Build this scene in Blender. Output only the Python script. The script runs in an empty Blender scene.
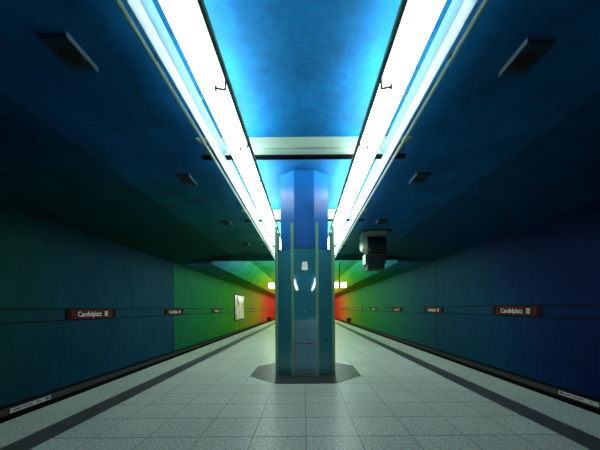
import bpy, bmesh, math, random
from mathutils import Vector, Matrix

random.seed(7)
C = bpy.context.scene.collection
EYE = 1.45

# ---------------------------------------------------------------- camera
cam_data = bpy.data.cameras.new('camera')
cam_data.sensor_width = 36.0
cam_data.lens = 305.0 / 600.0 * 36.0
cam_data.shift_x = -5.0 / 600.0
cam_data.shift_y = 83.5 / 600.0
cam_data.clip_start = 0.05
cam_data.clip_end = 400
cam = bpy.data.objects.new('camera', cam_data)
cam.location = (0, 0, EYE)
cam.rotation_euler = (math.pi / 2, math.radians(0.42), 0)   # slight tilt of the horizon
C.objects.link(cam)
bpy.context.scene.camera = cam

# ---------------------------------------------------------------- world, exposure, light levels
world = bpy.data.worlds.new('world')
bpy.context.scene.world = world
world.use_nodes = True
world.node_tree.nodes['Background'].inputs[0].default_value = (0, 0, 0, 1)
world.node_tree.nodes['Background'].inputs[1].default_value = 0.0
vs = bpy.context.scene.view_settings
vs.view_transform = 'Standard'
vs.look = 'None'
vs.gamma = 1
vs.use_curve_mapping = False
vs.exposure = 0.0
TUBE_STRENGTH = 14.0
UPLIGHT_STRENGTH = 50.0
TUBE_COLOR = (0.89, 1.0, 0.90, 1)
# panels nearest the camera, dimmed to imitate lens falloff: (diffuser, added uplight)
DIMMED = [(1.8, 34.0), (3.0, 44.0), (9.0, 50.0)]
SIGN_STRENGTH = 5.0

# ---------------------------------------------------------------- material helpers
def lin(c):
    c = c / 255.0
    return c / 12.92 if c <= 0.04045 else ((c + 0.055) / 1.055) ** 2.4

def col(r, g, b):
    return (lin(r), lin(g), lin(b), 1)

class NT:
    def __init__(self, name):
        self.m = bpy.data.materials.new(name)
        self.m.use_nodes = True
        self.t = self.m.node_tree
        self.b = self.t.nodes['Principled BSDF']
    def n(self, kind, **kw):
        nd = self.t.nodes.new(kind)
        for k, v in kw.items():
            setattr(nd, k, v)
        return nd
    def l(self, a, b):
        self.t.links.new(a, b)
    def set(self, sock, v):
        if hasattr(v, 'is_output') or isinstance(v, bpy.types.NodeSocket):
            self.l(v, sock)
        else:
            sock.default_value = v
    def math(self, op, a, b=0.0, c=0.0, clamp=False):
        nd = self.n('ShaderNodeMath', operation=op)
        nd.use_clamp = clamp
        for s, v in zip(nd.inputs, (a, b, c)):
            self.set(s, v)
        return nd.outputs[0]
    def mix(self, f, a, b, blend='MIX'):
        nd = self.n('ShaderNodeMix', data_type='RGBA', blend_type=blend)
        self.set(nd.inputs[0], f)
        self.set(nd.inputs[6], a)
        self.set(nd.inputs[7], b)
        return nd.outputs[2]
    def coords(self):
        tc = self.n('ShaderNodeTexCoord')
        sp = self.n('ShaderNodeSeparateXYZ')
        self.l(tc.outputs['Object'], sp.inputs[0])
        return tc.outputs['Object'], sp.outputs[0], sp.outputs[1], sp.outputs[2]
    def noise(self, vec, scale, detail=3.0, rough=0.55, stretch=None):
        if stretch:
            mp = self.n('ShaderNodeMapping')
            self.l(vec, mp.inputs[0])
            mp.inputs['Scale'].default_value = stretch
            vec = mp.outputs[0]
        nd = self.n('ShaderNodeTexNoise')
        self.l(vec, nd.inputs['Vector'])
        nd.inputs['Scale'].default_value = scale
        nd.inputs['Detail'].default_value = detail
        nd.inputs['Roughness'].default_value = rough
        return nd.outputs['Fac']
    def ramp(self, f, stops, interp='LINEAR'):
        nd = self.n('ShaderNodeValToRGB')
        cr = nd.color_ramp
        cr.interpolation = interp
        while len(cr.elements) > 1:
            cr.elements.remove(cr.elements[-1])
        cr.elements[0].position = stops[0][0]
        cr.elements[0].color = stops[0][1]
        for p, c in stops[1:]:
            e = cr.elements.new(p)
            e.color = c
        self.set(nd.inputs[0], f)
        return nd.outputs[0]
    def bump(self, h, strength, dist=0.01):
        nd = self.n('ShaderNodeBump')
        nd.inputs['Strength'].default_value = strength
        nd.inputs['Distance'].default_value = dist
        self.l(h, nd.inputs['Height'])
        self.l(nd.outputs[0], self.b.inputs['Normal'])

def simple(name, c, rough=0.5, metal=0.0, var=0.12, scale=14.0, spec=0.5):
    k = NT(name)
    v, x, y, z = k.coords()
    f = k.noise(v, scale, 4)
    dark = tuple(q * (1 - var) for q in c[:3]) + (1,)
    lite = tuple(min(1, q * (1 + var)) for q in c[:3]) + (1,)
    k.l(k.mix(f, dark, lite), k.b.inputs['Base Color'])
    k.b.inputs['Roughness'].default_value = rough
    k.b.inputs['Metallic'].default_value = metal
    k.b.inputs['Specular IOR Level'].default_value = spec
    return k.m

def emit(name, c, s):
    k = NT(name)
    k.b.inputs['Base Color'].default_value = (0.8, 0.8, 0.8, 1)
    k.b.inputs['Emission Color'].default_value = c
    k.b.inputs['Emission Strength'].default_value = s
    return k.m

# ---------------------------------------------------------------- paint of walls and ceiling (painted as a rainbow along the tunnel)
SPAN = 80.0
def wall_mat(name, stops, joints, shift):
    k = NT(name)
    v, x, y, z = k.coords()
    n1 = k.noise(v, 0.28, 3)
    n2 = k.noise(v, 1.1, 5, 0.6)
    yy = k.math('ADD', y, k.math('MULTIPLY', k.math('SUBTRACT', n1, 0.5), shift))
    yy = k.math('ADD', yy, k.math('MULTIPLY', z, -0.5))
    far = k.math('GREATER_THAN', y, 16.7)
    yy = k.math('ADD', k.math('MULTIPLY', far, k.math('MAXIMUM', yy, 16.9)), k.math('MULTIPLY', k.math('SUBTRACT', 1.0, far), k.math('MINIMUM', yy, 16.5)))
    c = k.ramp(k.math('DIVIDE', yy, SPAN), [(p / SPAN, q) for p, q in stops])
    # weathered brushed paint
    n3 = k.noise(v, 2.2, 5, 0.65, (1, 2.2, 0.35))
    g = k.math('MULTIPLY_ADD', n3, 0.7, 0.65)
    g = k.math('MULTIPLY', g, k.math('MULTIPLY_ADD', n2, 0.6, 0.7))
    comb = k.n('ShaderNodeCombineColor')
    for i in range(3):
        k.l(g, comb.inputs[i])
    c = k.mix(1.0, c, comb.outputs[0], 'MULTIPLY')
    # narrow joints between wall panels
    jm = None
    for p, w in joints:
        q = k.math('COMPARE', y, p, w)
        jm = q if jm is None else k.math('MAXIMUM', jm, q)
    # closely spaced sheets in the far section
    fr = k.math('MODULO', k.math('SUBTRACT', y, 16.7), 2.4)
    q = k.math('MULTIPLY', k.math('COMPARE', fr, 0.03, 0.035), k.math('GREATER_THAN', y, 28.0))
    jm = k.math('MAXIMUM', jm, k.math('MULTIPLY', q, 0.6))
    c = k.mix(jm, c, (0.004, 0.008, 0.008, 1))
    k.l(c, k.b.inputs['Base Color'])
    k.b.inputs['Roughness'].default_value = 0.75
    k.b.inputs['Specular IOR Level'].default_value = 0.08
    k.bump(n3, 0.15)
    return k.m

M_wall_left = wall_mat('paint_wall_left', [
    (0, col(2, 56, 52)), (6, col(2, 58, 54)), (9, col(2, 54, 74)), (13, col(3, 66, 88)), (16.6, col(3, 70, 86)),
    (16.8, col(2, 104, 74)), (23, col(4, 116, 52)), (29, col(36, 126, 18)), (37, col(108, 138, 8)),
    (46, col(160, 132, 8)), (53, col(196, 92, 16)), (62, col(205, 56, 20)), (80, col(190, 34, 20))],
    [(16.7, 0.03)], 2.5)
M_wall_right = wall_mat('paint_wall_right', [
    (0, col(0, 24, 60)), (7.0, col(0, 26, 68)), (9.3, col(1, 38, 82)), (11.8, col(2, 62, 90)), (17.5, col(2, 68, 86)),
    (22, col(3, 90, 82)), (30, col(5, 112, 70)), (38, col(26, 128, 46)), (45, col(92, 142, 14)), (53, col(165, 140, 10)),
    (61, col(200, 90, 18)), (68, col(205, 46, 28)), (80, col(185, 28, 30))],
    [(16.7, 0.03)], 3.0)

def ceiling_mat():
    k = NT('paint_ceiling')
    v, x, y, z = k.coords()
    n1 = k.noise(v, 0.5, 4)
    yy = k.math('ADD', y, k.math('MULTIPLY', k.math('SUBTRACT', n1, 0.5), 3.0))
    nearc = k.math('MINIMUM', k.math('SUBTRACT', yy, k.math('MULTIPLY', x, 0.7)), 16.9)
    far = k.math('GREATER_THAN', y, 17.05)
    yy = k.math('ADD', k.math('MULTIPLY', far, k.math('MAXIMUM', yy, 17.2)), k.math('MULTIPLY', k.math('SUBTRACT', 1.0, far), nearc))
    c = k.ramp(k.math('DIVIDE', yy, SPAN), [(p / SPAN, q) for p, q in [
        (0, col(3, 91, 146)), (6.0, col(3, 91, 149)), (8.4, col(3, 82, 142)), (10.4, col(3, 94, 118)), (13, col(3, 92, 98)), (17.0, col(4, 84, 66)),
        (17.1, col(66, 150, 180)), (19, col(52, 152, 176)), (21, col(40, 158, 148)), (24, col(18, 158, 104)), (28, col(20, 158, 60)), (33, col(120, 178, 16)), (42, col(196, 190, 16)), (50, col(215, 180, 18)),
        (60, col(220, 130, 30)), (70, col(215, 60, 30)), (80, col(200, 40, 30))]])
    # shade painted into the colour of the slopes and soffits above the tracks
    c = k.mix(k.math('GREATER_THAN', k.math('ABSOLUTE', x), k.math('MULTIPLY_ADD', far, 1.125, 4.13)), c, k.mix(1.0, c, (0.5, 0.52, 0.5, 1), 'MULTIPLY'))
    n2 = k.noise(v, 1.4, 6, 0.65, (1.0, 0.8, 1.0))
    n3 = k.noise(v, 9.0, 4, 0.6)
    g = k.math('MULTIPLY_ADD', n2, 1.7, 0.15)
    g = k.math('MULTIPLY', g, k.math('MULTIPLY_ADD', n3, 0.6, 0.7))
    comb = k.n('ShaderNodeCombineColor')
    for i in range(3):
        k.l(g, comb.inputs[i])
    c = k.mix(1.0, c, comb.outputs[0], 'MULTIPLY')
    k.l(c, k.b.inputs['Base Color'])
    k.b.inputs['Roughness'].default_value = 0.7
    k.b.inputs['Specular IOR Level'].default_value = 0.1
    nb = k.noise(v, 24.0, 3)
    k.bump(k.math('ADD', nb, n2), 0.25)
    return k.m
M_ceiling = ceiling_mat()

def floor_mat():
    k = NT('terrazzo_floor')
    v, x, y, z = k.coords()
    ax = k.math('ABSOLUTE', x)
    T = 0.6
    def line(c, off, w):
        f = k.math('FRACT', k.math('DIVIDE', k.math('ADD', c, off), T))
        d = k.math('MINIMUM', f, k.math('SUBTRACT', 1.0, f))
        return k.math('LESS_THAN', d, w / T)
    grout = k.math('MAXIMUM', line(x, 60.0, 0.005), line(y, 60.0 - 3.46 + 3.6, 0.009))
    sp = k.noise(v, 62.0, 2, 0.7)
    sp2 = k.noise(v, 27.0, 3, 0.65)
    bl = k.noise(v, 0.8, 4)
    spk = k.math('MULTIPLY', k.math('MULTIPLY_ADD', sp, 2.2, -0.1), k.math('MULTIPLY_ADD', sp2, 1.9, 0.05))
    # slab to slab difference
    cx = k.math('FLOOR', k.math('DIVIDE', k.math('ADD', x, 60.0), T))
    cy = k.math('FLOOR', k.math('DIVIDE', k.math('ADD', y, 60.0 - 3.46 + 3.6), T))
    wn = k.n('ShaderNodeTexWhiteNoise', noise_dimensions='2D')
    cb = k.n('ShaderNodeCombineXYZ')
    k.l(cx, cb.inputs[0]); k.l(cy, cb.inputs[1]); k.l(cb.outputs[0], wn.inputs['Vector'])
    tile = k.math('MULTIPLY_ADD', wn.outputs['Value'], 0.10, 0.95)
    g = k.math('MULTIPLY', k.math('MULTIPLY', spk, tile), k.math('MULTIPLY_ADD', bl, 0.3, 0.85))
    comb = k.n('ShaderNodeCombineColor')
    for i in range(3):
        k.l(g, comb.inputs[i])
    base = k.mix(1.0, (0.475, 0.52, 0.415, 1), comb.outputs[0], 'MULTIPLY')
    base = k.mix(k.math('MULTIPLY', grout, 0.8), base, (0.05, 0.06, 0.055, 1))
    edge = k.mix(1.0, (0.46, 0.515, 0.41, 1), comb.outputs[0], 'MULTIPLY')
    fy = k.math('FRACT', k.math('DIVIDE', k.math('ADD', y, 60.0), 1.2))
    edge = k.mix(k.math('MULTIPLY', k.math('LESS_THAN', fy, 0.008), 0.5), edge, (0.05, 0.06, 0.055, 1))
    stripe = k.mix(1.0, (0.062, 0.066, 0.064, 1), comb.outputs[0], 'MULTIPLY')
    c = k.mix(k.math('GREATER_THAN', ax, 2.88), base, stripe)
    c = k.mix(k.math('GREATER_THAN', ax, 3.22), c, edge)
    # vertical edge below the platform is dark concrete
    c = k.mix(k.math('LESS_THAN', z, -0.03), c, (0.02, 0.022, 0.022, 1))
    k.l(c, k.b.inputs['Base Color'])
    k.l(k.math('MULTIPLY_ADD', sp2, 0.25, 0.22), k.b.inputs['Roughness'])
    k.b.inputs['Specular IOR Level'].default_value = 0.4
    return k.m
M_floor = floor_mat()

M_white_metal = simple('white_enamel', (0.82, 0.84, 0.83, 1), 0.4)
M_rail = simple('dark_green_pipe', (0.03, 0.105, 0.07, 1), 0.4)
M_rail_pale = simple('pale_green_pipe', (0.50, 0.68, 0.55, 1), 0.4)
M_beam = simple('pale_green_beam', (0.22, 0.33, 0.26, 1), 0.7)
M_black = simple('black_lip', (0.006, 0.007, 0.007, 1), 0.8, spec=0.05)
M_dark = simple('dark_housing', (0.013, 0.017, 0.016, 1), 0.6, spec=0.2)
M_speaker = simple('speaker_paint', (0.018, 0.044, 0.075, 1), 0.7, spec=0.1)
M_speaker_edge = simple('speaker_edge', (0.2, 0.3, 0.36, 1), 0.4)
M_hole = simple('black_hole', (0.003, 0.003, 0.003, 1), 0.9)
M_core = simple('blue_column_paint', col(8, 100, 176), 0.4, 0, 0.16, 3.0)
M_post = simple('pale_green_angle', (0.20, 0.46, 0.26, 1), 0.4)
M_plinth = simple('grey_stone', (0.22, 0.24, 0.22, 1), 0.6, 0, 0.3, 60)
M_plate = simple('dark_grey_stone', (0.045, 0.058, 0.052, 1), 0.4, 0, 0.4, 70)
M_bolt = simple('dark_steel', (0.03, 0.04, 0.045, 1), 0.3, 0.6)
M_chrome = simple('bright_steel', (0.85, 0.86, 0.84, 1), 0.15, 0.5)
M_red = simple('brown_red_enamel', col(74, 14, 10), 0.6, spec=0.1)
M_dark_red = simple('dark_red_enamel', col(36, 10, 8), 0.7, spec=0.05)
M_letter = simple('white_lettering', (0.8, 0.8, 0.76, 1), 0.5)
M_blue = simple('blue_symbol', col(20, 60, 150), 0.5)
M_trim = simple('dark_green_strip', (0.005, 0.014, 0.011, 1), 0.7, spec=0.05)
M_ledge = simple('grey_concrete', (0.05, 0.055, 0.05, 1), 0.9, 0, 0.3, 6, 0.1)
M_bed = simple('black_ballast', (0.004, 0.004, 0.004, 1), 0.95, 0, 0.4, 8, 0.1)
M_plaque = simple('white_plaque', (0.5, 0.53, 0.5, 1), 0.6)
M_cream = simple('cream_metal', (0.30, 0.40, 0.30, 1), 0.5)
M_screen = simple('dark_screen', (0.01, 0.015, 0.016, 1), 0.12)
M_screen.node_tree.nodes['Principled BSDF'].inputs['Specular IOR Level'].default_value = 0.5
M_tube = emit('fluorescent_diffuser', TUBE_COLOR, TUBE_STRENGTH)
M_uplight = emit('uplight_glow', TUBE_COLOR, UPLIGHT_STRENGTH)
M_dimmed = [(emit('dimmed_fluorescent_diffuser', TUBE_COLOR, a), emit('dimmed_uplight', TUBE_COLOR, b)) for a, b in DIMMED]
M_uplight_far = emit('uplight_glow_far', TUBE_COLOR, 30.0)
M_lit = emit('lit_sign_face', (1, 1, 0.97, 1), SIGN_STRENGTH)

def glass_mat():
    k = NT('teal_glass')
    t = k.t
    t.nodes.remove(k.b)
    out = t.nodes['Material Output']
    tr = k.n('ShaderNodeBsdfTransparent')
    tr.inputs[0].default_value = (0.74, 0.93, 0.93, 1)
    gl = k.n('ShaderNodeBsdfGlossy')
    gl.inputs['Roughness'].default_value = 0.015
    gl.inputs[0].default_value = (0.9, 1.0, 0.97, 1)
    fr = k.n('ShaderNodeFresnel')
    fr.inputs[0].default_value = 1.55
    dif = k.n('ShaderNodeBsdfDiffuse')
    v, x, y, z = k.coords()
    dif.inputs[0].default_value = (0.07, 0.46, 0.56, 1)
    m1 = k.n('ShaderNodeMixShader')
    m1.inputs[0].default_value = 0.5
    k.l(tr.outputs[0], m1.inputs[1]); k.l(dif.outputs[0], m1.inputs[2])
    m2 = k.n('ShaderNodeMixShader')
    k.l(k.math('MULTIPLY', fr.outputs[0], 1.5, clamp=True), m2.inputs[0])
    k.l(m1.outputs[0], m2.inputs[1]); k.l(gl.outputs[0], m2.inputs[2])
    k.l(m2.outputs[0], out.inputs[0])
    return k.m
M_glass = glass_mat()

def poster_mat():
    k = NT('poster_print')
    v, x, y, z = k.coords()
    f = k.noise(v, 0.9, 2, 0.5, (1, 0.8, 0.7))
    c = k.ramp(f, [(0.0, col(30, 40, 45)), (0.40, col(90, 95, 80)), (0.47, col(235, 235, 225)), (0.6, col(225, 225, 210)), (0.68, col(140, 80, 60)), (1.0, col(60, 110, 60))])
    k.l(c, k.b.inputs['Base Color'])
    k.b.inputs['Roughness'].default_value = 0.3
    return k.m
M_poster = poster_mat()

# ---------------------------------------------------------------- mesh helpers
class MB:
    def __init__(self):
        self.bm = bmesh.new()
    def box(self, x0, x1, y0, y1, z0, z1, bev=0.0):
        r = bmesh.ops.create_cube(self.bm, size=1)
        vs_ = r['verts']
        for v in vs_:
            v.co = Vector(((x0 + x1) / 2 + v.co.x * (x1 - x0), (y0 + y1) / 2 + v.co.y * (y1 - y0), (z0 + z1) / 2 + v.co.z * (z1 - z0)))
        if bev:
            es = {e for v in vs_ for e in v.link_edges}
            bmesh.ops.bevel(self.bm, geom=list(es), offset=bev, segments=2, profile=0.5, affect='EDGES')
        return self
    def rod(self, a, b, r, seg=12, r2=None):
        a, b = Vector(a), Vector(b)
        d = b - a
        q = d.to_track_quat('Z', 'Y').to_matrix().to_4x4()
        mtx = Matrix.Translation((a + b) / 2) @ q
        bmesh.ops.create_cone(self.bm, cap_ends=True, segments=seg, radius1=r, radius2=r if r2 is None else r2, depth=d.length, matrix=mtx)
        return self
    def path(self, pts, r, seg=10):
        for a, b in zip(pts, pts[1:]):
            self.rod(a, b, r, seg)
        for p in pts[1:-1]:
            bmesh.ops.create_uvsphere(self.bm, u_segments=seg, v_segments=6, radius=r, matrix=Matrix.Translation(p))
        return self
    def ball(self, p, r, sx=1, sy=1, sz=1):
        bmesh.ops.create_uvsphere(self.bm, u_segments=14, v_segments=8, radius=r, matrix=Matrix.Translation(p) @ Matrix.Diagonal((sx, sy, sz, 1)))
        return self
    def prism(self, pts, lo, hi, axis='Y'):
        """extrude a polygon; axis Y: pts are (x, z); axis Z: pts are (x, y); axis X: pts are (y, z)"""
        def mk(p, t):
            return {'Y': (p[0], t, p[1]), 'Z': (p[0], p[1], t), 'X': (t, p[0], p[1])}[axis]
        a = [self.bm.verts.new(mk(p, lo)) for p in pts]
        b = [self.bm.verts.new(mk(p, hi)) for p in pts]
        self.bm.faces.new(a)
        self.bm.faces.new(list(reversed(b)))
        n = len(pts)
        for i in range(n):
            self.bm.faces.new((a[i], b[i], b[(i + 1) % n], a[(i + 1) % n]))
        return self
    def build(self, name, mat, parent=None, smooth=False, loc=None):
        bmesh.ops.recalc_face_normals(self.bm, faces=self.bm.faces)
        me = bpy.data.meshes.new(name)
        self.bm.to_mesh(me)
        self.bm.free()
        me.materials.append(mat)
        if smooth:
            for p in me.polygons:
                p.use_smooth = True
            try:
                me.set_sharp_from_angle(angle=math.radians(40))
            except Exception:
                pass
        o = bpy.data.objects.new(name, me)
        C.objects.link(o)
        if parent is not None:
            o.parent = parent
        if loc:
            o.location = loc
        return o

def tag(o, label, cat, group=None):
    o['label'] = label
    o['category'] = cat
    if group:
        o['group'] = group
    return o

def struct(o):
    o['kind'] = 'structure'
    return o

def empty(name, loc, label, cat, group=None, rz=0):
    o = bpy.data.objects.new(name, None)
    C.objects.link(o)
    o.location = loc
    o.rotation_euler = (0, 0, rz)
    o.empty_display_size = 0.1
    return tag(o, label, cat, group)

def dup(root, loc, label, rz=None):
    r = root.copy(); C.objects.link(r); r.location = loc; r['label'] = label
    if rz is not None:
        r.rotation_euler = (0, 0, rz)
    for ch in list(root.children):
        c = ch.copy(); C.objects.link(c); c.parent = r
        for g in list(ch.children):
            d = g.copy(); C.objects.link(d); d.parent = c
    return r

def ordinal(i):
    w = ['nearest', 'second', 'third', 'fourth', 'fifth', 'sixth', 'seventh', 'eighth', 'ninth', 'tenth', 'eleventh', 'twelfth', 'thirteenth',
         'fourteenth', 'fifteenth', 'sixteenth', 'seventeenth', 'eighteenth', 'nineteenth', 'twentieth', 'twenty-first', 'twenty-second', 'twenty-third',
         'twenty-fourth', 'twenty-fifth', 'twenty-sixth', 'twenty-seventh', 'twenty-eighth', 'twenty-ninth', 'thirtieth']
    return w[i]

# ---------------------------------------------------------------- setting
Y0, YE, Y1 = -34.0, 16.9, 100.0
WX = 7.2
E = EYE
struct(MB().box(-3.92, 3.92, Y0, Y1, -0.22, 0.0).build('floor', M_floor))
struct(MB().box(-WX, WX, Y0, Y1, -1.45, -1.25).build('trim_1', M_bed))                     # track bed
struct(MB().box(-3.36, 3.36, Y0, Y1, -1.25, -0.22).build('trim_2', M_bed))                  # base under the platform
struct(MB().box(-WX - 0.3, -WX, Y0, Y1, -1.45, 4.3).build('wall_left', M_wall_left))
struct(MB().box(WX, WX + 0.3, Y0, Y1, -1.45, 4.3).build('wall_right', M_wall_right))
struct(MB().box(-WX - 0.3, WX + 0.3, Y1, Y1 + 0.3, -1.45, 5.4).build('wall_front', M_wall_right))
struct(MB().box(-WX - 0.3, WX + 0.3, Y0 - 0.3, Y0, -1.45, 5.4).build('wall_back', M_ledge))
for side, s in (('left', -1), ('right', 1)):
    def slab(z0, z1, dep):
        return MB().box(min(s * WX, s * (WX - dep)), max(s * WX, s * (WX - dep)), Y0, Y1, z0, z1)
    struct(slab(-1.03, -0.895, 0.12).build('baseboard_' + side, M_ledge))
    struct(slab(-0.895, -0.82, 0.02).build('trim_%d' % (11 if s < 0 else 12), M_black))
    struct(slab(-1.25, -1.03, 0.05).build('trim_%d' % (13 if s < 0 else 14), M_bed))

# ceiling: near part flat with sloped sides, downstand beam at YE, higher part with haunches beyond
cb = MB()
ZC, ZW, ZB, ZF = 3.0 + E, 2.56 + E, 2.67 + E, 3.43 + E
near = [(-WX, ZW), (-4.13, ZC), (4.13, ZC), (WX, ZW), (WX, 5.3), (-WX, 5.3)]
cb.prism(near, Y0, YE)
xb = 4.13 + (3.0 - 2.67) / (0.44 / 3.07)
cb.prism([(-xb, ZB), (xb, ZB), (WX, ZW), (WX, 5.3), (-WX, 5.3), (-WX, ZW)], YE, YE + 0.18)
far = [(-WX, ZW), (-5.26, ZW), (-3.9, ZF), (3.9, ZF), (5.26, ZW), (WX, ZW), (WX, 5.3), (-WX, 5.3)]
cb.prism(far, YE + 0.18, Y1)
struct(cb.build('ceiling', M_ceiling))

# thin dark strips along the walls above and below the station signs
n = 3
for sx, dz in ((-1, 0.06), (1, 0.06)):
    for z in (-0.015, -0.365):
        n += 1
        zz = E + z + dz
        x0, x1 = (-WX, -WX + 0.03) if sx < 0 else (WX - 0.03, WX)
        struct(MB().box(x0, x1, Y0, Y1, zz - 0.018, zz + 0.018).build('trim_%d' % n, M_trim))

# ceiling cross beams above the lights, notched for the light rows
for i, yb in enumerate((5.33, 9.2, 13.05)):
    b = MB()
    zt = ZC
    for s in (-1, 1):
        def seg(xa, xc, zlo, ta=None, tc=None):
            pts = [(s * xa, zlo), (s * xc, zlo), (s * (tc or xc), zt), (s * (ta or xa), zt)]
            b.prism([(p[0], p[1] if p[1] == zt else zt - 0.19) for p in pts], yb, yb + 0.10)
            pts2 = [(s * xa, zlo), (s * xc, zlo), (s * (xc if tc is None else xc + (tc - xc) * 0.43), zt - 0.19), (s * xa, zt - 0.19)]
            b.prism(pts2, yb + 0.035, yb + 0.10)
        seg(0.0, 0.875, ZC - 0.31)
        seg(1.225, 1.375, ZC - 0.31)
        seg(1.545, 1.70, ZC - 0.31, None, 1.905)
        # bridges over the notches
        b.box(min(s * 0.875, s * 1.225), max(s * 0.875, s * 1.225), yb, yb + 0.10, zt - 0.19, zt)
        b.box(min(s * 1.375, s * 1.545), max(s * 1.375, s * 1.545), yb, yb + 0.10, zt - 0.19, zt)
    bo = struct(b.build('trim_%d' % (8 + i), M_beam))
    MB().box(-0.87, 0.87, yb - 0.01, yb + 0.11, ZC - 0.345, ZC - 0.312).build('lip', M_black, bo)
    for s in (-1, 1):
        for xa, xc in ((1.225, 1.375), (1.62, 1.79)):
            MB().box(min(s * xa, s * xc), max(s * xa, s * xc), yb - 0.01, yb + 0.11, ZC - 0.345, ZC - 0.312).build('lip', M_black, bo)

# ---------------------------------------------------------------- lights: two rows of fluorescent panels
PITCH = 1.65
def make_panel(length, mat, uplight_mat):
    root = empty('fluorescent_panel', (0, 0, 0), '', 'ceiling light', 'fluorescent panels in the two light rows')
    MB().box(-0.16, 0.16, 0.006, length - 0.006, 0.0, 0.11, 0.012).build('diffuser', mat, root)
    MB().box(-0.03, 0.03, 0.004, length - 0.004, 0.112, 0.14).build('spine', M_white_metal, root)
    for q in (-0.08, 0.08):
        MB().rod((q, 0.05, 0.138), (q, length - 0.05, 0.138), 0.018, 10).build('added_uplight', uplight_mat, root, smooth=True)  # unseen tubes added on top of the panel to brighten the ceiling
    for f in (0.25, 0.75):
        MB().rod((0, length * f, 0.14), (0, length * f, 0.425), 0.012, 10).build('hanger', M_white_metal, root)
    return root
ZL = 2.60 + E
proto = make_panel(PITCH, M_tube, M_uplight)
proto_dim = {}
count = {'left': 0, 'right': 0}
for side, s in (('left', -1), ('right', 1)):
    y = 1.61
    first = True
    while y < 16.3:
        lab = '%s white fluorescent panel from the camera in the %s light row' % (ordinal(count[side]), side)
        loc = (s * 1.05, y, ZL - 0.025)
        if count[side] < len(DIMMED):
            if count[side] not in proto_dim:
                o = proto_dim[count[side]] = make_panel(PITCH, *M_dimmed[count[side]]); o.location = loc; o['label'] = lab
            else:
                o = dup(proto_dim[count[side]], loc, lab)
        elif side == 'left' and first:
            o = proto; o.location = loc; o['label'] = lab
        else:
            o = dup(proto, loc, lab)
        if count[side] >= len(DIMMED):
            first = False
        count[side] += 1
        y += PITCH
long_proto = None
for side, s in (('left', -1), ('right', 1)):
    for y in (18.0, 26.0, 34.0, 42.0, 50.0, 58.0, 66.0, 74.0):
        lab = '%s white fluorescent panel from the camera in the %s light row' % (ordinal(count[side]), side)
        loc = (s * 1.05, y, ZL - 0.025)
        if long_proto is None:
            long_proto = make_panel(7.6, M_tube, M_uplight_far); o = long_proto; o.location = loc; o['label'] = lab
        else:
            o = dup(long_proto, loc, lab)
        count[side] += 1
    for i, y in enumerate((-30.0, -22.0)):
        dup(long_proto, (s * 1.05, y, ZL - 0.025), '%s fluorescent panel of the %s row behind the camera' % (('farthest', 'nearer')[i], side))

YL0, YL1 = 1.3, 17.0
RH = 0.22
M_lit_gap = simple('lit_gap_blue', (0.045, 0.15, 0.24, 1), 0.6, 0, 0.2, 3.0)  # imitates the lit ceiling seen in the gap, painted on the reflector
M_reflector = simple('pale_reflector', (0.28, 0.38, 0.42, 1), 0.5, 0, 0.1, 3.0)
for side, s in (('left', -1), ('right', 1)):
    # slanted white reflector along the outside of the row
    pts = [(s * 1.478, ZL), (s * 1.378, ZL + RH), (s * 1.390, ZL + RH + 0.004), (s * 1.490, ZL + 0.004)]
    rf = MB().prism(pts, YL0, YL1).build('reflector_strip', M_reflector)
    z0, x0 = ZL + 0.11, 1.478 - 0.10 * 0.11 / 0.22
    ub = MB().prism([(s * (x0 - 0.004), z0), (s * 1.374, ZL + RH), (s * 1.378, ZL + RH), (s * x0, z0)], YL0, YL1).build('lit_gap_band', M_lit_gap, rf)
    ub['label'] = 'pale blue upper band painted like the lit ceiling'
    tag(rf, 'long slanted white reflector strip along the outside of the %s light row' % side, 'reflector')
    y = 2.2
    while y < 16.6:
        MB().box(min(s * 1.383, s * 1.391), max(s * 1.383, s * 1.391), y, y + 0.03, ZL + RH + 0.002, ZC).build('hanger', M_rail, rf)
        y += 1.93
    # outer pipe
    op = MB().rod((s * 1.552, YL0, ZL), (s * 1.552, YL1, ZL), 0.024, 14).build('support_pipe', M_rail_pale, smooth=True)
    tag(op, 'long pale green pipe along the outer edge of the %s light row' % side, 'pipe')
    k = 0
    y = 3.13
    while y < 16.6:
        MB().box(min(s * 1.506, s * 1.535), max(s * 1.506, s * 1.535), y, y + 0.05, ZL - 0.008, ZL + 0.008).build('clip', M_rail, op)
        y += 1.65
    # inner pipe with hooked brackets
    ip = MB().rod((s * 0.845, YL0, ZL - 0.05), (s * 0.845, YL1, ZL - 0.05), 0.027, 14).build('support_pipe', M_rail, smooth=True)
    tag(ip, 'long dark green pipe with hooked brackets along the inner edge of the %s light row' % side, 'pipe')
    y = 3.45
    while y < 16.6:
        bk = MB()
        bk.path([Vector((s * 0.848, y - 0.12, ZL - 0.06)), Vector((s * 0.885, y, ZL - 0.12)), Vector((s * 0.99, y, ZL - 0.10))], 0.011, 8)
        bk.rod((s * 0.985, y, ZL - 0.10), (s * 1.0, y, ZL - 0.10), 0.03, 14)
        bk.build('bracket', M_rail, ip)
        y += 1.31

# ---------------------------------------------------------------- pillar
PY = 7.08
def octo(a, b, c, d):
    """front half width a at y=-c, side half width b at y=-d"""
    return [(-a, -c), (a, -c), (b, -d), (b, d), (a, c), (-a, c), (-b, d), (-b, -d)]
plate = MB().prism(octo(0.583, 1.187, 1.24, 0.57), 0.0, 0.006, 'Z').build('floor_plate', M_plate, loc=(0, 7.12, 0))
tag(plate, 'dark grey octagonal stone plate in the floor around the foot of the pillar', 'floor plate')

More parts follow.
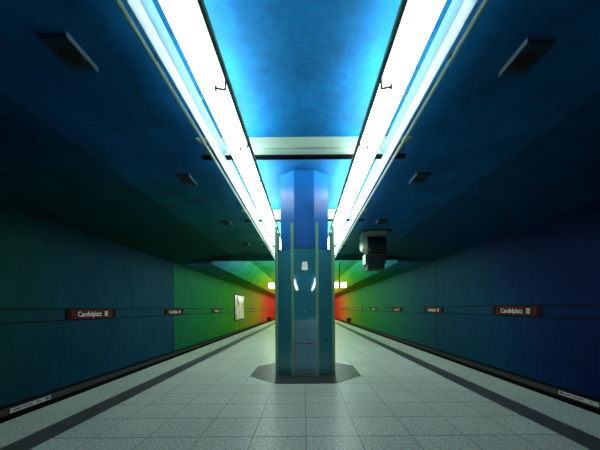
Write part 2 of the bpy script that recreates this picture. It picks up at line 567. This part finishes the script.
pil = empty('pillar', (0, PY, 0.006), 'blue octagonal pillar with teal glass cladding in the middle of the platform', 'pillar')
core_pts = octo(0.218, 0.53, 0.48, 0.22)
MB().prism(core_pts, 0.0, ZC - 0.006, 'Z').build('column_core', M_core, pil)
gp = octo(0.262, 0.648, 0.54, 0.26)
GT = 1.28 + E
for i in range(8):
    a, b = Vector(gp[i]), Vector(gp[(i + 1) % 8])
    d = (b - a).normalized()
    nrm = Vector((d.y, -d.x))
    L = (b - a).length
    mid = (a + b) / 2
    rz = math.atan2(d.y, d.x)
    z0 = 0.115 if i in (0, 4) else 0.02
    g = MB().box(-L / 2 + 0.012, L / 2 - 0.012, -0.006, 0.006, z0, GT).build('glass_panel', M_glass, pil)
    g.location = (mid.x, mid.y, 0)
    g.rotation_euler = (0, 0, rz)
    # point fixings and the horizontal joints
    for zb in (0.57 + E, -0.07 + E, -0.71 + E):
        if i in (0, 4) and zb > 1.7:
            continue
        m_ = M_chrome if i in (0, 4) else M_bolt
        bl = MB().rod((0, -0.006, zb), (0, -0.022, zb), 0.018, 14).build('bolt', m_, g, smooth=True)
        if i in (0, 4):
            bl['label'] = 'bright steel bolt'
    if i in (0, 4):
        MB().box(-L / 2 + 0.012, L / 2 - 0.012, -0.009, -0.006, -0.76 + E, -0.745 + E).build('joint', M_trim, g)
    MB().box(-L / 2 + 0.012, L / 2 - 0.012, -0.008, 0.008, GT, GT + 0.012).build('edge_strip', M_trim, g)
# angle strips on the corners
for i in range(8):
    p = Vector(gp[i]); a = Vector(gp[(i - 1) % 8]); b = Vector(gp[(i + 1) % 8])
    da, db = (a - p).normalized(), (b - p).normalized()
    out = -(da + db).normalized()
    w, t = (0.075 if i in (2, 3, 6, 7) else 0.034), 0.012
    q0 = p + out * 0.022
    pts = [q0, q0 + da * w, q0 + da * w - out * t, q0 - out * t * 1.3, q0 + db * w - out * t, q0 + db * w]
    top = 1.83 + E
    MB().prism([(v.x, v.y) for v in pts], 0.0, top, 'Z').build('corner_strip', M_post, pil)
for s in (-1, 1):
    MB().box(-0.23, 0.23, min(s * 0.50, s * 0.565), max(s * 0.50, s * 0.565), 0.0, 0.10, 0.006).build('plinth', M_plinth, pil)
lp = [Vector((-0.53 - 0.07 * math.sin(t), -0.20, ZC - 0.12 - 0.11 * math.cos(t) - 0.006)) for t in [math.pi * k / 10 for k in range(11)]]
MB().path(lp, 0.008, 8).build('cable_loop', M_core, pil)

# ---------------------------------------------------------------- ceiling speakers
def make_speaker():
    root = empty('ceiling_speaker', (0, 0, 0), '', 'ceiling speaker', 'ceiling speakers along the platform')
    MB().box(-0.15, 0.15, 0.02, 0.48, -0.045, 0.0, 0.005).build('box', M_speaker, root)
    ring = MB()
    bmesh.ops.create_cone(ring.bm, cap_ends=True, segments=28, radius1=0.12, radius2=0.12, depth=0.01, matrix=Matrix.Translation((0, 0.25, -0.05)))
    ring.build('speaker_hole', M_hole, root)
    rim = MB()
    nseg = 28
    for k in range(nseg):
        a0, a1 = 2 * math.pi * k / nseg, 2 * math.pi * (k + 1) / nseg
        rim.rod((0.127 * math.cos(a0), 0.25 + 0.127 * math.sin(a0), -0.048), (0.127 * math.cos(a1), 0.25 + 0.127 * math.sin(a1), -0.048), 0.007, 6)
    rim.build('rim', M_speaker, root)
    for q in (-1, 1):
        MB().box(min(q * 0.15, q * 0.162), max(q * 0.15, q * 0.162), 0.0, 0.50, -0.055, 0.0).build('side_flange', M_speaker_edge if q > 0 else M_speaker, root)
    return root
sp0 = make_speaker()
used = False
for side, s in (('left', -1), ('right', 1)):
    for i, y in enumerate((3.28, 6.75, 10.3, 13.8)):
        lab = '%s dark square ceiling speaker from the camera on the %s side' % (ordinal(i), side)
        loc = (s * 2.70 if side == 'left' else 2.66, y + (0.12 if s > 0 and i == 0 else 0), ZC)
        if not used:
            sp0.location = loc; sp0['label'] = lab; used = True
        else:
            dup(sp0, (loc[0], loc[1] + (0.5 if s > 0 else 0), loc[2]), lab, math.pi if s > 0 else 0.0)

# ---------------------------------------------------------------- lettering
def text_mesh(body, size, name, mat, parent, loc, rot, extrude=0.002):
    cu = bpy.data.curves.new('lettering_curve', 'FONT')
    cu.body = body
    cu.size = size
    cu.extrude = extrude
    cu.align_x = 'LEFT'
    cu.resolution_u = 3
    tmp = bpy.data.objects.new('lettering_curve', cu)
    C.objects.link(tmp)
    dg = bpy.context.evaluated_depsgraph_get()
    dg.update()
    me = bpy.data.meshes.new_from_object(tmp.evaluated_get(dg))
    bpy.data.objects.remove(tmp)
    bpy.data.curves.remove(cu)
    me.materials.clear()
    me.materials.append(mat)
    o = bpy.data.objects.new(name, me)
    C.objects.link(o)
    o.parent = parent
    o.location = loc
    o.rotation_euler = rot
    return o

# station name signs: local x runs along the reading direction, the face looks to local -y
def make_sign():
    root = empty('station_sign', (0, 0, 0), '', 'station sign', 'station name signs on the track walls')
    MB().box(0, 2.35, 0.0, 0.05, -0.15, 0.15, 0.008).build('sign_board', M_red, root)
    for xa in (0, 2.18):
        MB().box(xa, xa + 0.17, -0.004, 0.0, -0.15, 0.15).build('end_cap', M_dark_red, root)
    text_mesh('Candidplatz', 0.235, 'lettering', M_letter, root, (0.45, -0.002, -0.075), (math.pi / 2, 0, 0))
    sq = MB().box(1.74, 1.9, -0.006, 0.0, -0.085, 0.085).build('symbol_plate', M_plaque, root)
    text_mesh('U', 0.15, 'symbol', M_blue, sq, (1.77, -0.007, -0.055), (math.pi / 2, 0, 0))
    return root
sg0 = make_sign()
left_signs = [9.15, 15.6, 23.6, 40.5, 50.5, 60.5]
right_signs = [11.6, 18.2, 25.0, 33.0, 40.6, 47.0, 53.5, 60.0]
words = ['nearest', 'second nearest', 'third nearest', 'fourth nearest', 'fifth nearest', 'sixth nearest', 'seventh nearest', 'farthest']
for i, y in enumerate(left_signs):
    w = 'farthest' if i == len(left_signs) - 1 else words[i]
    lab = '%s dark red Candidplatz station sign on the left wall' % w
    loc = (-WX + 0.05, y, E - 0.13)
    rz = math.pi / 2          # reading direction +y, face looking to +x
    if i == 0:
        sg0.location = loc; sg0.rotation_euler = (0, 0, rz); sg0['label'] = lab
    else:
        dup(sg0, loc, lab, rz)
for i, y in enumerate(right_signs):
    lab = '%s dark red Candidplatz station sign on the right wall' % words[i]
    dup(sg0, (WX - 0.05, y, E - 0.13), lab, -math.pi / 2)

# ---------------------------------------------------------------- small plaques low on the wall ledges
def marks(root, pieces, h):
    rnd = random.Random(3)
    for x0, x1 in pieces:
        m = MB()
        x = x0
        m.box(x0, x1, -0.0115, -0.01, -h * 0.25, h * 0.25)
        while x < x1 - 0.01:
            w = rnd.uniform(0.02, 0.035)
            m.box(x, min(x + w * 0.6, x1), -0.012, -0.01, -h * rnd.uniform(0.6, 1), h * rnd.uniform(0.5, 1.3))
            x += w
        m.build('lettering', M_dark, root)
ZP = -0.955
pl = empty('wall_plaque', (-WX + 0.12, 7.30, ZP), 'white plaque with a dark cross at its end, low on the left track wall', 'plaque', None, math.pi / 2)
MB().box(0, 1.16, -0.01, 0, -0.052, 0.052).build('plate', M_plaque, pl)
marks(pl, [(0.05, 0.27), (0.31, 0.60), (0.72, 0.86)], 0.02)
MB().box(0.98, 1.12, -0.012, -0.01, -0.014, 0.014).box(1.036, 1.064, -0.012, -0.01, -0.04, 0.04).build('cross', M_dark, pl)
pr = empty('wall_plaque', (WX - 0.12, 8.52, ZP + 0.02), 'white plaque with a dark arrow at its start, low on the right track wall', 'plaque', None, -math.pi / 2)
MB().box(0, 1.16, -0.01, 0, -0.052, 0.052).build('plate', M_plaque, pr)
marks(pr, [(0.17, 0.40), (0.44, 0.76), (0.92, 1.0)], 0.02)
MB().prism([(0.04, 0.0), (0.10, 0.045), (0.10, 0.018), (0.15, 0.018), (0.15, -0.018), (0.10, -0.018), (0.10, -0.045)], -0.012, -0.01, 'Y').build('arrow', M_dark, pr)

# ---------------------------------------------------------------- poster on the left wall
po = empty('billboard', (-WX, 33.3, 1.62), 'large pale poster in a dark frame far along the left wall', 'poster', None, math.pi / 2)
MB().box(-2.35, 2.35, -0.08, 0.0, -1.4, 1.4).build('frame', M_dark, po)
MB().box(-2.2, 2.2, -0.09, -0.08, -1.27, 1.27).build('print', M_poster, po)

# ---------------------------------------------------------------- hanging monitor cabinet on the right
mx, my = 2.74, 11.6
mc = empty('hanging_monitor', (mx, my, ZC), 'dark double monitor cabinet hanging from the ceiling right of the pillar', 'monitor')
MB().box(-0.52, 0.58, 0.0, 0.75, -0.06, 0.0, 0.006).build('ceiling_plate', M_dark, mc)
cab = MB()
cab.box(-0.33, 0.40, 0.02, 0.70, -0.26, -0.06, 0.01)
cab.build('mount_collar', M_cream, mc)
sd = MB().prism([(0.02, -0.10), (0.70, -0.10), (0.70, -0.62), (0.25, -0.84), (0.02, -0.70)], -0.52, -0.34, 'X')
sd.build('side_cheek', M_cream, mc)
up = MB().box(-0.335, 0.40, 0.03, 0.66, -0.86, -0.26, 0.03).build('upper_monitor', M_dark, mc)
MB().box(-0.26, 0.33, 0.018, 0.032, -0.78, -0.36, 0.01).build('screen', M_screen, up)
MB().box(-0.335, 0.40, -0.01, 0.03, -0.88, -0.84).build('bezel', M_black, up)
lo = MB().prism([(-0.40, -0.93), (0.37, -0.93), (0.37, -1.3), (0.32, -1.3), (0.32, -1.53), (-0.33, -1.53), (-0.33, -1.36), (-0.40, -1.30)], 0.06, 0.60).build('lower_monitor', M_dark, mc)
MB().box(-0.30, 0.30, 0.05, 0.06, -1.46, -1.0).build('screen', M_screen, lo)
MB().prism([(-0.415, -0.93), (-0.402, -0.93), (-0.402, -1.30), (-0.415, -1.30)], 0.08, 0.60).build('side_plate', M_cream, lo)
MB().box(-0.3, 0.3, 0.15, 0.55, -0.935, -0.85).build('neck', M_dark, mc)

# ---------------------------------------------------------------- lit hanging direction signs
def hanging_sign(x, y, label):
    r = empty('hanging_sign', (x, y, ZF), label, 'hanging sign', 'lit hanging signs beyond the pillar')
    drop = ZF - (E + 1.95)
    MB().rod((0, 0, 0), (0, 0, -drop - 0.42), 0.035, 12).build('pole', M_dark, r)
    for s in (-1, 1):
        bx = MB().box(min(s * 0.08, s * 0.52), max(s * 0.08, s * 0.52), -0.09, 0.09, -drop - 0.42, -drop, 0.01).build('sign_box', M_white_metal, r)
        MB().box(min(s * 0.10, s * 0.50), max(s * 0.10, s * 0.50), -0.097, -0.09, -drop - 0.40, -drop - 0.02).build('lit_face', M_lit, bx)
    MB().box(-0.52, 0.52, -0.06, 0.06, -drop, -drop + 0.03).build('crossbar', M_dark, r)
    return r
hanging_sign(2.62, 23.0, 'lit white twin-box sign hanging on a pole just right of the pillar')
hanging_sign(-2.2, 23.0, 'lit white sign hanging just left of the pillar, half hidden behind it')

r = empty('hanging_sign', (0, -5.5, ZC), 'single lit white lantern hanging behind the camera, mirrored in the pillar glass', 'hanging sign')
for q in (-0.12, 0.12):
    MB().rod((q, 0, 0), (q, 0, -0.13), 0.012, 10).build('rod', M_dark, r)
MB().prism([(-0.14, -0.12), (0.14, -0.12), (0.23, -0.66), (-0.23, -0.66)], -0.06, 0.0).build('housing', M_white_metal, r)
MB().prism([(-0.125, -0.14), (0.125, -0.14), (0.21, -0.64), (-0.21, -0.64)], 0.0, 0.008).build('lit_face', M_lit, r)

# ---------------------------------------------------------------- small track-side boxes near the far walls
for name, x, y, lab in (('track_box', -5.9, 50.0, 'small dark box beside the far left track wall'), ('track_box', 6.3, 44.0, 'small dark box beside the far right track wall')):
    r = empty(name, (x, y, -1.25), lab, 'box')
    MB().box(-0.05, 0.05, -0.05, 0.05, 0.0, 0.7).build('post', M_dark, r)
    MB().box(-0.3, 0.3, -0.22, 0.22, 0.7, 1.25, 0.04).build('case', M_dark, r)
    MB().box(-0.34, 0.34, -0.26, 0.26, 1.25, 1.29, 0.01).build('lid', M_dark, r)
